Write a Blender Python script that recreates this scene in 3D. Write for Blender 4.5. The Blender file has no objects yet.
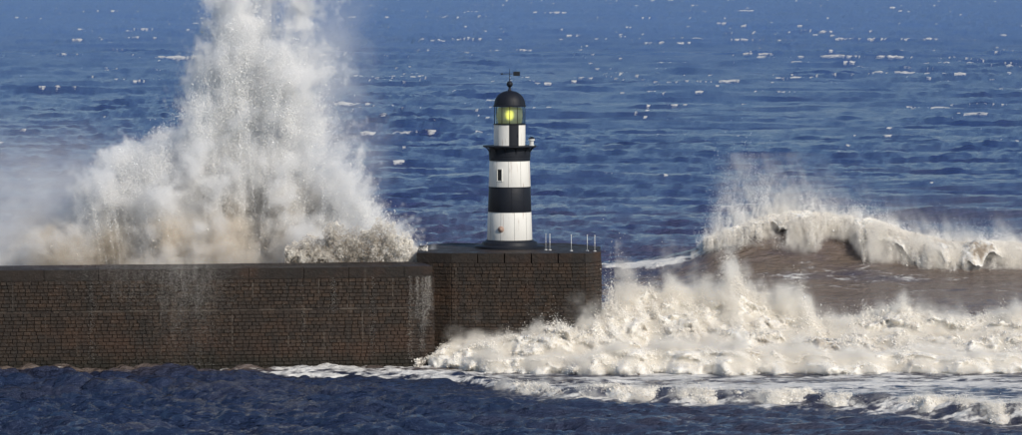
import bpy, bmesh, math, random
import numpy as np
from mathutils import Vector, Matrix

random.seed(7)
rng = np.random.default_rng(7)
sc = bpy.context.scene
col = sc.collection
R = math.radians

# ------------------------------------------------------------------ camera
CAM_Z = 23.0
cd = bpy.data.cameras.new('camera')
cam = bpy.data.objects.new('camera', cd)
col.objects.link(cam)
cam.location = (0, 0, CAM_Z)
cam.rotation_euler = (R(90 - 2.79), 0, 0)
cd.sensor_width = 36
cd.lens = 175.4
cd.clip_start = 1
cd.clip_end = 60000
sc.camera = cam

# ------------------------------------------------------------------ sky and sun
SUN_AZ, SUN_EL = R(140), R(34)          # azimuth clockwise from +Y (the view direction)
world = bpy.data.worlds.new('World')
sc.world = world
world.use_nodes = True
wn = world.node_tree
bg = wn.nodes['Background']
sky = wn.nodes.new('ShaderNodeTexSky')
sky.sky_type = 'NISHITA'
sky.sun_disc = False
sky.sun_elevation = SUN_EL
sky.sun_rotation = SUN_AZ
sky.altitude = 20
sky.air_density = 1.0
sky.dust_density = 0.0
sky.ozone_density = 5.0
wn.links.new(sky.outputs[0], bg.inputs[0])
bg.inputs[1].default_value = 0.10

sd = bpy.data.lights.new('sun', 'SUN')
sd.energy = 4.5
sd.angle = R(0.6)
sd.color = (1.0, 0.92, 0.80)
sun = bpy.data.objects.new('sun', sd)
col.objects.link(sun)
SUN_DIR = Vector((math.sin(SUN_AZ) * math.cos(SUN_EL), math.cos(SUN_AZ) * math.cos(SUN_EL), math.sin(SUN_EL)))
sun.rotation_euler = SUN_DIR.to_track_quat('Z', 'Y').to_euler()
sun.location = (60, 150, 90)

sc.view_settings.view_transform = 'Standard'
sc.view_settings.look = 'None'
sc.view_settings.exposure = 0.0
sc.view_settings.gamma = 1.0
sc.render.engine = 'CYCLES'
sc.cycles.max_bounces = 7
sc.cycles.diffuse_bounces = 4
sc.cycles.glossy_bounces = 3
sc.cycles.volume_bounces = 5
sc.cycles.volume_step_rate = 2.0
sc.cycles.transmission_bounces = 4
sc.cycles.transparent_max_bounces = 8
sc.cycles.sample_clamp_indirect = 5
sc.cycles.sample_clamp_direct = 2
sc.cycles.use_denoising = True
try:
    sc.cycles.denoiser = "OPENIMAGEDENOISE"
except Exception:
    pass

# ------------------------------------------------------------------ helpers
def tag(o, label=None, cat=None, group=None, kind=None):
    if label: o['label'] = label
    if cat: o['category'] = cat
    if group: o['group'] = group
    if kind: o['kind'] = kind
    return o

def empty(name, loc=(0, 0, 0)):
    o = bpy.data.objects.new(name, None)
    o.location = loc
    col.objects.link(o)
    return o

def link_mesh(name, me, mat=None, parent=None, smooth=False):
    if mat is not None:
        me.materials.append(mat)
    if smooth:
        me.polygons.foreach_set('use_smooth', np.ones(len(me.polygons), dtype=bool))
    o = bpy.data.objects.new(name, me)
    col.objects.link(o)
    if parent is not None:
        o.parent = parent
        o.matrix_parent_inverse = Matrix.Translation(-parent.location)
    return o

def mesh_np(name, verts, quads):
    """verts (n,3), quads (m,4) int arrays"""
    me = bpy.data.meshes.new(name)
    nv, nq = len(verts), len(quads)
    me.vertices.add(nv)
    me.vertices.foreach_set('co', np.ascontiguousarray(verts, dtype=np.float32).ravel())
    if nq:
        k = quads.shape[1]
        me.loops.add(nq * k)
        me.loops.foreach_set('vertex_index', np.ascontiguousarray(quads, dtype=np.int32).ravel())
        me.polygons.add(nq)
        me.polygons.foreach_set('loop_start', np.arange(0, nq * k, k, dtype=np.int32))
    me.update(calc_edges=True)
    return me

def attr_f(me, name, vals):
    a = me.attributes.new(name, 'FLOAT', 'POINT')
    a.data.foreach_set('value', np.ascontiguousarray(vals, dtype=np.float32))

def attr_c(me, name, vals):
    a = me.attributes.new(name, 'FLOAT_COLOR', 'POINT')
    v = np.ones((len(vals), 4), dtype=np.float32)
    v[:, :3] = vals
    a.data.foreach_set('color', v.ravel())

def grid_quads(nr, nc):
    i = np.arange(nr - 1)[:, None] * nc + np.arange(nc - 1)[None, :]
    return np.stack([i, i + 1, i + nc + 1, i + nc], axis=-1).reshape(-1, 4)

def sstep(a, b, x):
    t = np.clip((x - a) / (b - a), 0, 1)
    return t * t * (3 - 2 * t)

class Tex3:
    """periodic fractal noise volume, mean 0, standard deviation 1"""
    def __init__(self, seed, n=96, beta=2.6, kmin=2.0):
        r = np.random.default_rng(seed)
        f = np.fft.rfftn(r.standard_normal((n, n, n)).astype(np.float32))
        k = np.fft.fftfreq(n) * n
        kz = np.fft.rfftfreq(n) * n
        kk = np.sqrt(k[:, None, None] ** 2 + k[None, :, None] ** 2 + kz[None, None, :] ** 2)
        amp = np.where(kk >= kmin, (kk + 1e-6) ** (-beta / 2 - 0.5), 0)
        v = np.fft.irfftn(f * amp, s=(n, n, n)).astype(np.float32)
        self.v = ((v - v.mean()) / v.std()).ravel()
        self.n = n
    def __call__(self, x, y, z, period):
        n = self.n
        out = 0
        g = []
        for c in (x, y, z):
            c = np.asarray(c, dtype=np.float32) * np.float32(n / period)
            i = np.floor(c)
            f = c - i
            i = i.astype(np.int64) % n
            g.append((i, (i + 1) % n, f))
        (x0, x1, fx), (y0, y1, fy), (z0, z1, fz) = g
        for xi, wx in ((x0, 1 - fx), (x1, fx)):
            for yi, wy in ((y0, 1 - fy), (y1, fy)):
                b = (xi * n + yi) * n
                w = wx * wy
                out = out + w * (1 - fz) * self.v[b + z0] + w * fz * self.v[b + z1]
        return out

TX = Tex3(11, 128, 2.6, 2.0)
TX2 = Tex3(23, 96, 1.6, 2.0)
TS = Tex3(31, 96, 4.6, 2.0)

# ------------------------------------------------------------------ materials
class NT:
    def __init__(self, name):
        self.m = bpy.data.materials.new(name)
        self.m.use_nodes = True
        self.t = self.m.node_tree
        self.b = self.t.nodes['Principled BSDF']
        self.out = self.t.nodes['Material Output']
    def n(self, typ, **kw):
        nd = self.t.nodes.new(typ)
        for k, v in kw.items():
            setattr(nd, k, v)
        return nd
    def l(self, a, b):
        self.t.links.new(a, b)
    def sock(self, s, v):
        if hasattr(v, 'is_output') or isinstance(v, bpy.types.NodeSocket):
            self.l(v, s)
        else:
            s.default_value = v
    def math(self, op, a, b=0.0, clamp=False):
        nd = self.n('ShaderNodeMath', operation=op)
        nd.use_clamp = clamp
        self.sock(nd.inputs[0], a)
        self.sock(nd.inputs[1], b)
        return nd.outputs[0]
    def mix(self, fac, a, b, mode='MIX'):
        nd = self.n('ShaderNodeMix', data_type='RGBA', blend_type=mode)
        self.sock(nd.inputs[0], fac)
        self.sock(nd.inputs[6], a if not isinstance(a, tuple) else (*a, 1))
        self.sock(nd.inputs[7], b if not isinstance(b, tuple) else (*b, 1))
        return nd.outputs[2]
    def attr(self, name, out='Fac'):
        nd = self.n('ShaderNodeAttribute', attribute_name=name)
        return nd.outputs[out]
    def pos(self, scale=(1, 1, 1), obj=False):
        mp = self.n('ShaderNodeMapping')
        mp.inputs['Scale'].default_value = scale
        src = self.n('ShaderNodeTexCoord').outputs['Object'] if obj else self.n('ShaderNodeNewGeometry').outputs['Position']
        self.l(src, mp.inputs[0])
        return mp.outputs[0]
    def noise(self, vec, scale, detail=4, rough=0.55, out='Fac', dist=0.0):
        nd = self.n('ShaderNodeTexNoise')
        self.l(vec, nd.inputs['Vector'])
        nd.inputs['Scale'].default_value = scale
        nd.inputs['Detail'].default_value = detail
        nd.inputs['Roughness'].default_value = rough
        nd.inputs['Distortion'].default_value = dist
        return nd.outputs[out]
    def ramp(self, fac, stops):
        nd = self.n('ShaderNodeMapRange')
        self.l(fac, nd.inputs[0])
        nd.interpolation_type = 'SMOOTHSTEP'
        nd.inputs[1].default_value, nd.inputs[2].default_value = stops[0], stops[1]
        nd.inputs[3].default_value, nd.inputs[4].default_value = (stops[2], stops[3]) if len(stops) > 2 else (0, 1)
        return nd.outputs[0]
    def bump(self, h, strength, dist, normal=None):
        nd = self.n('ShaderNodeBump')
        self.l(h, nd.inputs['Height'])
        nd.inputs['Strength'].default_value = strength
        nd.inputs['Distance'].default_value = dist
        if normal is not None:
            self.l(normal, nd.inputs['Normal'])
        return nd.outputs[0]
    def base(self, c): self.sock(self.b.inputs['Base Color'], (*c, 1) if isinstance(c, tuple) else c)
    def rough(self, r): self.sock(self.b.inputs['Roughness'], r)

# --- water
def water_material():
    t = NT('sea_water')
    foam = t.attr('foam')
    silt = t.attr('silt')
    p = t.pos()
    ps = t.pos((0.55, 1.0, 1.0))
    sp = t.n('ShaderNodeSeparateXYZ'); t.l(p, sp.inputs[0])
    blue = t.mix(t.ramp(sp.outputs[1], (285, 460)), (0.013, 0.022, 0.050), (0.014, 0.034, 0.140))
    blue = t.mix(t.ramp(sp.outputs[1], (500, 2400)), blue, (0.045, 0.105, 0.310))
    body = t.mix(silt, blue, (0.205, 0.150, 0.098))
    big = t.noise(t.pos((0.02, 0.012, 0.02)), 1.0, 3, 0.5)
    body = t.mix(t.math('MULTIPLY', big, 0.5), body, (0.03, 0.042, 0.09))
    # foam lace: broken patches with thin threads between the cells
    n1 = t.noise(t.pos((0.5, 0.8, 0.8)), 0.9, 7, 0.7, dist=0.8)
    vo = t.n('ShaderNodeTexVoronoi', feature='DISTANCE_TO_EDGE')
    wv = t.n('ShaderNodeVectorMath', operation='ADD')
    sc_ = t.n('ShaderNodeVectorMath', operation='SCALE')
    t.l(t.noise(p, 0.9, 3, 0.6, out='Color'), sc_.inputs[0]); sc_.inputs['Scale'].default_value = 1.6
    t.l(ps, wv.inputs[0]); t.l(sc_.outputs[0], wv.inputs[1])
    t.l(wv.outputs[0], vo.inputs['Vector']); vo.inputs['Scale'].default_value = 0.75
    lace = t.ramp(vo.outputs['Distance'], (0.0, 0.28, 1.0, 0.0))
    thr = t.math('ADD', t.math('MULTIPLY', n1, 0.95), t.math('MULTIPLY', lace, -0.22))
    d = t.math('SUBTRACT', t.math('MULTIPLY', foam, 1.25), thr)
    fac = t.ramp(d, (-0.12, 0.16))
    fac = t.math('MULTIPLY', fac, t.ramp(foam, (0.03, 0.25)))
    c = t.mix(fac, body, (0.72, 0.70, 0.66))
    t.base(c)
    t.rough(t.math('ADD', t.math('MULTIPLY', fac, 0.35), t.ramp(sp.outputs[1], (350, 1800, 0.17, 0.29))))
    t.b.inputs['IOR'].default_value = 1.33
    t.b.inputs['Specular Tint'].default_value = (0.48, 0.64, 1.0, 1)
    h1 = t.noise(t.pos((0.5, 1.0, 1.0)), 2.0, 6, 0.66)
    h2 = t.noise(t.pos((0.6, 1.0, 1.0)), 0.22, 4, 0.6)
    h3 = t.noise(t.pos((0.45, 1.0, 1.0)), 0.55, 5, 0.6, dist=0.4)
    rdg = t.math('SUBTRACT', 1.0, t.math('ABSOLUTE', t.math('SUBTRACT', t.math('MULTIPLY', h3, 2.0), 1.0)))
    nb = t.bump(h2, 0.15, 0.6)
    nb = t.bump(rdg, 1.0, 0.65, nb)
    nb = t.bump(h1, 0.8, 0.3, nb)
    t.l(nb, t.b.inputs['Normal'])
    return t.m

def foam_material():
    t = NT('white_water')
    p = t.pos()
    silt = t.attr('silt')
    n = t.noise(p, 0.9, 5, 0.6)
    c = t.mix(t.math('MULTIPLY', t.ramp(n, (0.45, 0.75)), 0.4), (0.70, 0.675, 0.62), (0.47, 0.42, 0.35))
    c = t.mix(silt, c, (0.20, 0.155, 0.11))
    t.base(c)
    t.rough(0.75)
    t.b.inputs['Specular IOR Level'].default_value = 0.15
    t.b.inputs['Subsurface Weight'].default_value = 0.9
    t.b.inputs['Subsurface Radius'].default_value = (1.0, 0.9, 0.75)
    t.b.inputs['Subsurface Scale'].default_value = 0.35
    nb = t.bump(t.noise(t.pos((0.6, 1.0, 1.0)), 3.2, 6, 0.7), 0.5, 0.14)
    t.l(nb, t.b.inputs['Normal'])
    return t.m

def drop_material():
    t = NT('spray_drops')
    d = t.n('ShaderNodeBsdfDiffuse')
    t.l(t.attr('col', 'Color'), d.inputs[0])
    t.l(d.outputs[0], t.out.inputs[0])
    return t.m

def stone_material(name, c1, c2, lime=0.3, spec=0.2):
    t = NT(name)
    p = t.pos()
    rnd = t.math('ADD', t.n('ShaderNodeObjectInfo').outputs['Random'], t.attr('rnd'))
    rnd = t.math('FRACT', rnd)
    c = t.mix(rnd, c1, c2)
    n = t.noise(p, 1.1, 6, 0.65)
    c = t.mix(t.ramp(n, (0.42, 0.68)), c, (0.030, 0.023, 0.019))
    # rusty-red and mossy patches
    n2 = t.noise(t.pos((0.35, 0.35, 0.6)), 0.6, 4, 0.6)
    c = t.mix(t.math('MULTIPLY', t.ramp(n2, (0.5, 0.68)), 0.55), c, (0.062, 0.034, 0.022))
    # vertical run-down streaks of lime
    st = t.noise(t.pos((3.2, 3.2, 0.10)), 1.0, 4, 0.6)
    c = t.mix(t.math('MULTIPLY', t.ramp(st, (0.60, 0.74)), lime), c, (0.16, 0.14, 0.12))
    dk = t.noise(t.pos((1.2, 1.2, 0.16)), 1.0, 4, 0.6)
    c = t.mix(t.math('MULTIPLY', t.ramp(dk, (0.5, 0.68)), 0.6), c, (0.022, 0.02, 0.018))
    sz = t.n('ShaderNodeSeparateXYZ'); t.l(p, sz.inputs[0])
    wl = t.math('ADD', sz.outputs[2], t.math('MULTIPLY', t.noise(t.pos((0.5, 0.5, 0.2)), 1.0, 5, 0.6), 1.6))
    c = t.mix(t.math('MULTIPLY', t.ramp(wl, (1.9, 0.9)), 0.7), c, (0.014, 0.014, 0.010))
    t.base(c)
    t.rough(t.ramp(n, (0.3, 0.7, 0.42, 0.7)))
    t.b.inputs['Specular IOR Level'].default_value = spec
    nb = t.bump(t.noise(p, 4.0, 7, 0.72), 0.9, 0.12)
    t.l(nb, t.b.inputs['Normal'])
    return t.m

def paint_material(name, base, rust=0.0, rough=0.4, dirt=(0.3, 0.26, 0.2)):
    t = NT(name)
    p = t.pos()
    c = base
    n = t.noise(t.pos((2.5, 2.5, 0.45)), 1.0, 5, 0.62)
    c = t.mix(t.math('MULTIPLY', t.ramp(n, (0.45, 0.75)), 0.35), c, tuple(b * 0.7 + d * 0.15 for b, d in zip(base, dirt)))
    if rust:
        st = t.noise(t.pos((5.5, 5.5, 0.5)), 1.0, 5, 0.62)
        c = t.mix(t.math('MULTIPLY', t.ramp(st, (0.57, 0.70)), rust), c, (0.22, 0.10, 0.05))
    t.base(c)
    t.rough(rough)
    t.b.inputs['Specular IOR Level'].default_value = 0.22
    nb = t.bump(t.noise(p, 3.0, 4, 0.6), 0.25, 0.05)
    t.l(nb, t.b.inputs['Normal'])
    return t.m

M = {}
M['water'] = water_material()
M['foam'] = foam_material()
M['drops'] = drop_material()
M['stone'] = stone_material('wet_stone', (0.048, 0.031, 0.021), (0.025, 0.019, 0.015))
M['mortar'] = stone_material('wet_mortar', (0.026, 0.019, 0.015), (0.022, 0.016, 0.013))
M['coping'] = stone_material('wet_concrete', (0.026, 0.020, 0.017), (0.019, 0.016, 0.014), 0.14, 0.15)
M['string'] = stone_material('pale_string_stone', (0.075, 0.058, 0.045), (0.055, 0.045, 0.037))
M['seam'] = stone_material('lime_joint', (0.11, 0.092, 0.076), (0.08, 0.068, 0.056), 0.4)
M['white'] = paint_material('white_paint', (0.66, 0.645, 0.605), 0.5, 0.5)
M['black'] = paint_material('black_paint', (0.010, 0.012, 0.018), 0.0, 0.55, (0.05, 0.05, 0.05))
M['post'] = paint_material('post_paint', (0.55, 0.55, 0.54), 0.25, 0.5)
M['rust'] = paint_material('rusty_red', (0.36, 0.25, 0.20), 0.7, 0.8)
M['dark_void'] = paint_material('dark_window', (0.02, 0.02, 0.022), 0.0, 0.2)

def glass_material():
    t = NT('lantern_glass')
    t.base((0.85, 0.92, 0.90))
    t.rough(0.03)
    t.b.inputs['Transmission Weight'].default_value = 1.0
    t.b.inputs['IOR'].default_value = 1.12
    return t.m
M['glass'] = glass_material()

def lamp_material():
    t = NT('lit_lamp')
    t.base((0.8, 0.9, 0.1))
    t.b.inputs['Emission Color'].default_value = (0.95, 0.88, 0.10, 1)
    t.b.inputs['Emission Strength'].default_value = 3.2
    return t.m
M['lamp'] = lamp_material()

def lens_material():
    t = NT('lens_glass')
    t.base((0.74, 0.75, 0.68))
    t.rough(0.5)
    t.b.inputs['Transmission Weight'].default_value = 0.5
    t.b.inputs['IOR'].default_value = 1.4
    return t.m
M['lens'] = lens_material()

# ------------------------------------------------------------------ the sea
def fft_tile(n, L, peak, wdir, seed, spread=4, kmax=None, rms=1.0, slope=4.0):
    r = np.random.default_rng(seed)
    k1 = np.fft.fftfreq(n, d=L / n) * 2 * math.pi
    kx, ky = np.meshgrid(k1, k1, indexing='ij')
    k = np.sqrt(kx ** 2 + ky ** 2) + 1e-9
    kp = 2 * math.pi / peak
    cosw = (kx * wdir[0] + ky * wdir[1]) / k
    P = np.exp(-1.0 * (kp / k) ** 2) / k ** slope * (np.abs(cosw) ** spread + 0.03)
    if kmax: P *= np.exp(-(k / kmax) ** 2)
    P[0, 0] = 0
    a = np.sqrt(P) * (r.standard_normal((n, n)) + 1j * r.standard_normal((n, n)))
    h = np.fft.ifft2(a)
    s = rms / h.real.std()
    a = a * s
    h = np.fft.ifft2(a).real
    dx = np.fft.ifft2(-1j * kx / k * a).real
    dy = np.fft.ifft2(-1j * ky / k * a).real
    jxx = np.fft.ifft2(kx * kx / k * a).real
    jyy = np.fft.ifft2(ky * ky / k * a).real
    jxy = np.fft.ifft2(kx * ky / k * a).real
    return dict(L=L, n=n, h=h, dx=dx, dy=dy, jxx=jxx, jyy=jyy, jxy=jxy)

def samp(T, key, x, y):
    n = T['n']
    a = T[key]
    u = x / T['L'] * n
    v = y / T['L'] * n
    i = np.floor(u).astype(np.int64); j = np.floor(v).astype(np.int64)
    fu = u - i; fv = v - j
    i0, i1, j0, j1 = i % n, (i + 1) % n, j % n, (j + 1) % n
    return (a[i0, j0] * (1 - fu) + a[i1, j0] * fu) * (1 - fv) + (a[i0, j1] * (1 - fu) + a[i1, j1] * fu) * fv

wd = np.array([-0.25, -0.97]); wd /= np.linalg.norm(wd)
TA = fft_tile(512, 337.0, 34.0, wd, 3, 14, 3.0, 0.25)
TC = fft_tile(512, 911.0, 80.0, (0.1, -0.995), 5, 20, 1.2, 0.30)
TB = fft_tile(512, 97.0, 9.0, (-0.25, -0.97), 9, 5, 12.0, 0.13, 3.4)
TD = fft_tile(512, 41.0, 3.2, (-0.2, -0.98), 19, 2, 26.0, 0.075, 3.2)

# --- tables of the breakers, all in metres.  x, crest height ...
BACK_X  = np.array([-40, 4,   9,   13.5, 16,  18, 20.5, 22.5, 24.5, 27, 29.5, 33, 36, 40, 46, 60])
BACK_Z  = np.array([0.5, 0.9, 1.3, 2.2,  3.4, 4.2, 4.8, 4.9,  4.5, 4.4, 3.5, 2.8, 2.8, 2.4, 2.1, 1.6])
def back_yc(x):  return 372 - 0.10 * (x - 20) + 1.2 * np.sin(x * 0.33)
MID_X = np.array([-9.0, -6.0, -3.6, -0.7, 1.7, 3.8, 5.0, 6.0, 7.8, 9.2, 11.0, 12.4, 13.6, 14.6, 16.2, 17.6, 18.8, 20.0, 21.5, 23.7, 25.5, 27.3, 29.1, 31.0, 34, 40, 52])
MID_Z = np.array([0.0,  0.3,  1.1,  1.5,  1.8, 1.9, 2.4, 3.0, 3.6, 3.5, 3.3, 3.5, 3.8, 3.3, 2.9, 2.7, 1.9, 1.9, 2.2, 2.5, 2.2, 1.8, 2.2, 2.4, 2.2, 2.4, 1.6])
def mid_toe(x):  return 287.0 + 4.6 * sstep(3, -5.5, x) + 0.5 * np.sin(x * 0.9) + 0.35 * np.sin(x * 2.3 + 1)
def mid_ridge(x): return np.interp(x, [-6, 3, 8, 16, 30, 50], [293.6, 293.2, 300, 302.5, 301, 300])
FR_X = np.array([-14, -3, 0, 3, 8, 14, 20, 26, 34, 46])
FR_TOE = np.array([284.8, 279.8, 272.0, 267.2, 266.4, 264.0, 260.5, 255.5, 250, 244])
FR_Z = np.array([0.25, 0.32, 0.45, 0.58, 0.62, 0.68, 0.75, 0.8, 0.8, 0.7])

def sea_base(x, y):
    """large-scale swell bodies under the breakers"""
    z = np.zeros_like(x)
    yc = back_yc(x)
    zc = np.interp(x, BACK_X, BACK_Z)
    d = y - yc
    ad = np.abs(np.minimum(d, 0))
    front = 0.46 * np.exp(-(ad / 2.8) ** 2) + 0.54 * np.exp(-(ad / 11.5) ** 1.6)
    back = np.exp(-(np.maximum(d, 0) / 17.0) ** 2)
    z = z + zc * np.where(d < 0, front, back) - 0.55 * np.exp(-((d + 26) / 10) ** 2) * (zc / 4)
    # the body under the middle whitewater
    zr = np.interp(x, MID_X, MID_Z)
    yr = mid_ridge(x); yt = mid_toe(x)
    d = (y - yt) / np.maximum(yr - yt, 0.5)
    prof = np.where(d < 1, sstep(0.5, 1.0, d), np.exp(-((y - yr) / 6.0) ** 2))
    z = z + 0.5 * zr * prof
    # the small front wave, unbroken towards the harbour side
    zt = np.interp(x, FR_X, FR_Z); ft = np.interp(x, FR_X, FR_TOE)
    d = y - ft
    prof = np.where(d < 2.2, sstep(-0.3, 2.2, d), np.exp(-((d - 2.2) / 4.0) ** 2))
    z = z + 0.8 * zt * prof * sstep(-16, -9, x)
    return z

def sea_at(x, y):
    """displaced position and attributes for undisplaced sea points"""
    open_ = sstep(318, 400, y) * 0.8 + 0.2
    harb = 1 + 0.15 * sstep(284, 277, y) - 0.5 * np.exp(-((y - 287.5) / 4) ** 2) * sstep(-18, -12, x)
    fade = (1.0 + 0.6 * sstep(700, 2600, y)) * np.clip(1.0 + 0.35 * TS(x * 0.6, y * 0.35, x * 0 + 1, 170.0), 0.45, 1.8)
    fade = fade * (1 - 0.55 * np.exp(-((y - 356) / 18) ** 2) * sstep(6, 16, x)) * (1 - 0.55 * sstep(262, 270, y) * sstep(304, 296, y) * sstep(-8, 0, x))
    bx = 1.0
    hA, hC, hB = samp(TA, 'h', x, y), samp(TC, 'h', x, y), samp(TB, 'h', x, y) + samp(TD, 'h', x, y)
    amp = open_
    # calm the random sea where the big breaker stands
    calm = 1 - 0.7 * np.exp(-((y - 362) / 26) ** 2) * sstep(2, 14, x)
    amp = amp * calm
    zz = (hA + hC) * amp + hB * harb * fade
    ch = 1.1
    dx = ch * samp(TA, 'dx', x, y) * amp + 1.0 * (samp(TB, 'dx', x, y) + samp(TD, 'dx', x, y)) * harb * fade
    dy = ch * (samp(TA, 'dy', x, y) + samp(TC, 'dy', x, y)) * amp + 1.0 * (samp(TB, 'dy', x, y) + samp(TD, 'dy', x, y)) * harb * fade
    z = zz + sea_base(x, y)
    jx = 1 - ch * samp(TA, 'jxx', x, y) * amp - 0.55 * samp(TB, 'jxx', x, y) * fade
    jy = 1 - ch * (samp(TA, 'jyy', x, y) + samp(TC, 'jyy', x, y)) * amp - 0.55 * samp(TB, 'jyy', x, y) * fade
    jc = ch * samp(TA, 'jxy', x, y) * amp
    jac = jx * jy - jc * jc
    return x + dx, y + dy, z, jac

def build_sea():
    rows = [40, 80, 120, 160, 190, 210, 225]
    y = 235.0
    while y < 420:
        rows.append(y); y += 0.28 if y < 330 else 0.36
    while y < 7000:
        rows.append(y); y += max(0.36, y * y * 1.5e-4 / 23)
    rows += [8000, 10000, 14000, 20000, 30000, 45000]
    rows = np.array(rows)
    core = np.linspace(-0.140, 0.140, 800)
    left = -0.140 - np.cumsum(np.geomspace(0.001, 0.12, 26))
    ang = np.concatenate([left[::-1], core, -left])
    Y, A = np.meshgrid(rows, ang, indexing='ij')
    X = Y * A
    x, y = X.ravel(), Y.ravel()
    px, py, pz, jac = sea_at(x, y)
    # --- foam cover
    nz = TX(x * 0.6, y, x * 0 + 3.3, 41.0)
    nz2 = TX2(x * 0.7, y * 1.3, x * 0 + 8.3, 17.0)
    far = sstep(420, 900, y)
    hn = (samp(TA, 'h', x, y) / 0.25 + 0.7 * samp(TC, 'h', x, y) / 0.30 + 1.0 * samp(TB, 'h', x, y) / 0.13) / 1.58
    patch = TX(x * 0.4, y * 0.4, x * 0, 260.0)
    cap = sstep(2.0, 3.4, hn + 0.45 * patch + 0.75 * nz2 - 0.50 + 0.45 * sstep(600, 1300, y)) * sstep(430, 520, y)
    foam = 0.50 * cap
    # streaked foam left on the water between the breakers and in front of the pier head
    ft = np.interp(x, FR_X, FR_TOE)
    fr_on = sstep(-16.0, -12.5, x)
    between = sstep(-0.3, 1.0, y - ft) * sstep(3.0, -1.0, y - mid_toe(x)) * fr_on
    foam = np.maximum(foam, between * (0.25 + 0.09 * sstep(3, -3, x) + 0.10 * nz + 0.10 * nz2))
    edge = np.exp(-((y - ft - 1.6) / 1.1) ** 2) * fr_on * sstep(2, -2, x)
    foam = np.maximum(foam, edge * (0.42 + 0.12 * nz2))
    # foam lapping along the foot of the wall
    wy = wall_y(x)
    foot = np.exp(-((y - wy + 1.0) / 0.8) ** 2) * sstep(2, -4, x)
    foam = np.maximum(foam, foot * (0.22 + 0.20 * nz2) * sstep(-40, -10, x))
    # apron of lace in front of the small front wave
    apron = np.exp(-(np.maximum(ft - y, 0) / 2.6) ** 2) * (y < ft + 1) * sstep(-2, 2, x)
    foam = np.maximum(foam, apron * (0.24 + 0.10 * nz2))
    # veins on the face of the big breaker and around the middle one
    d = y - back_yc(x)
    face = np.exp(-((d + 12) / 12) ** 2) * sstep(8, 15, x)
    foam = np.maximum(foam, face * (0.10 + 0.03 * nz + 0.05 * nz2))
    midn = np.exp(-((y - mid_ridge(x) - 5) / 6) ** 2) * sstep(4, 8, x)
    foam = np.maximum(foam, midn * (0.5 + 0.2 * nz))
    zc = np.interp(x, BACK_X, BACK_Z)
    tail = np.exp(-((d + 0.5) / 1.6) ** 2) * np.exp(-((x - 10.5) / 3.4) ** 2)
    foam = np.maximum(foam, tail * (0.9 + 0.2 * nz2))
    crest = np.exp(-((d - 1.0) / 3.0) ** 2) * sstep(14, 18, x)
    foam = np.maximum(foam, crest * (0.12 + 0.15 * nz))
    # --- silt stirred up in the surf zone
    silt = sstep(392, 362, y + 5 * nz) * sstep(300, 312, y) * sstep(3, 12, x + 2 * nz)
    silt = np.maximum(silt, 0.85 * np.exp(-((y - wy + 1) / 3.0) ** 2) * sstep(4, -2, x))
    silt = np.maximum(silt, 0.30 * sstep(600, 400, y + 30 * nz) * sstep(330, 380, y))
    silt = np.maximum(silt, 0.42 * sstep(284, 292, y) * sstep(-14, 0, x) * sstep(330, 300, y))
    silt = np.maximum(silt, 0.16 * sstep(-6, 10, x) * sstep(300, 260, y) + 0.04 * nz)
    me = mesh_np('sea', np.stack([px, py, pz], 1), grid_quads(len(rows), len(ang)))
    attr_f(me, 'foam', np.clip(foam, 0, 1))
    attr_f(me, 'silt', np.clip(silt, 0, 1))
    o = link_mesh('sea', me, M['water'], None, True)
    tag(o, 'rough blue open sea with white caps reaching behind the lighthouse pier', 'sea', kind='structure')
    return o

# line of the pier wall's front face
WALL_A = (-44.0, 285.6)
WALL_B = (-4.62, 292.6)
def wall_y(x):
    return WALL_A[1] + (x - WALL_A[0]) * (WALL_B[1] - WALL_A[1]) / (WALL_B[0] - WALL_A[0])

build_sea()

# ------------------------------------------------------------------ spray as drops
def points_group():
    g = bpy.data.node_groups.new('drops', 'GeometryNodeTree')
    g.interface.new_socket('Geometry', in_out='INPUT', socket_type='NodeSocketGeometry')
    g.interface.new_socket('Geometry', in_out='OUTPUT', socket_type='NodeSocketGeometry')
    gi = g.nodes.new('NodeGroupInput'); go = g.nodes.new('NodeGroupOutput')
    mp = g.nodes.new('GeometryNodeMeshToPoints')
    na = g.nodes.new('GeometryNodeInputNamedAttribute')
    na.data_type = 'FLOAT'
    na.inputs['Name'].default_value = 'rad'
    sm = g.nodes.new('GeometryNodeSetMaterial')
    sm.inputs['Material'].default_value = M['drops']
    g.links.new(gi.outputs[0], mp.inputs['Mesh'])
    g.links.new(na.outputs[0], mp.inputs['Radius'])
    g.links.new(mp.outputs[0], sm.inputs[0])
    g.links.new(sm.outputs[0], go.inputs[0])
    return g
PG = points_group()

CREAM = np.array([0.86, 0.82, 0.75]); WHITE = np.array([0.88, 0.87, 0.85]); BROWN = np.array([0.34, 0.26, 0.18])

def spray(name, P, rad, colr, parent, label=None):
    me = mesh_np(name, P, np.zeros((0, 4), int))
    attr_f(me, 'rad', rad)
    attr_c(me, 'col', colr)
    o = link_mesh(name, me, M['drops'], parent)
    md = o.modifiers.new('drops', 'NODES')
    md.node_group = PG
    o['kind'] = 'stuff'
    if label: o['label'] = label
    return o

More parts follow.
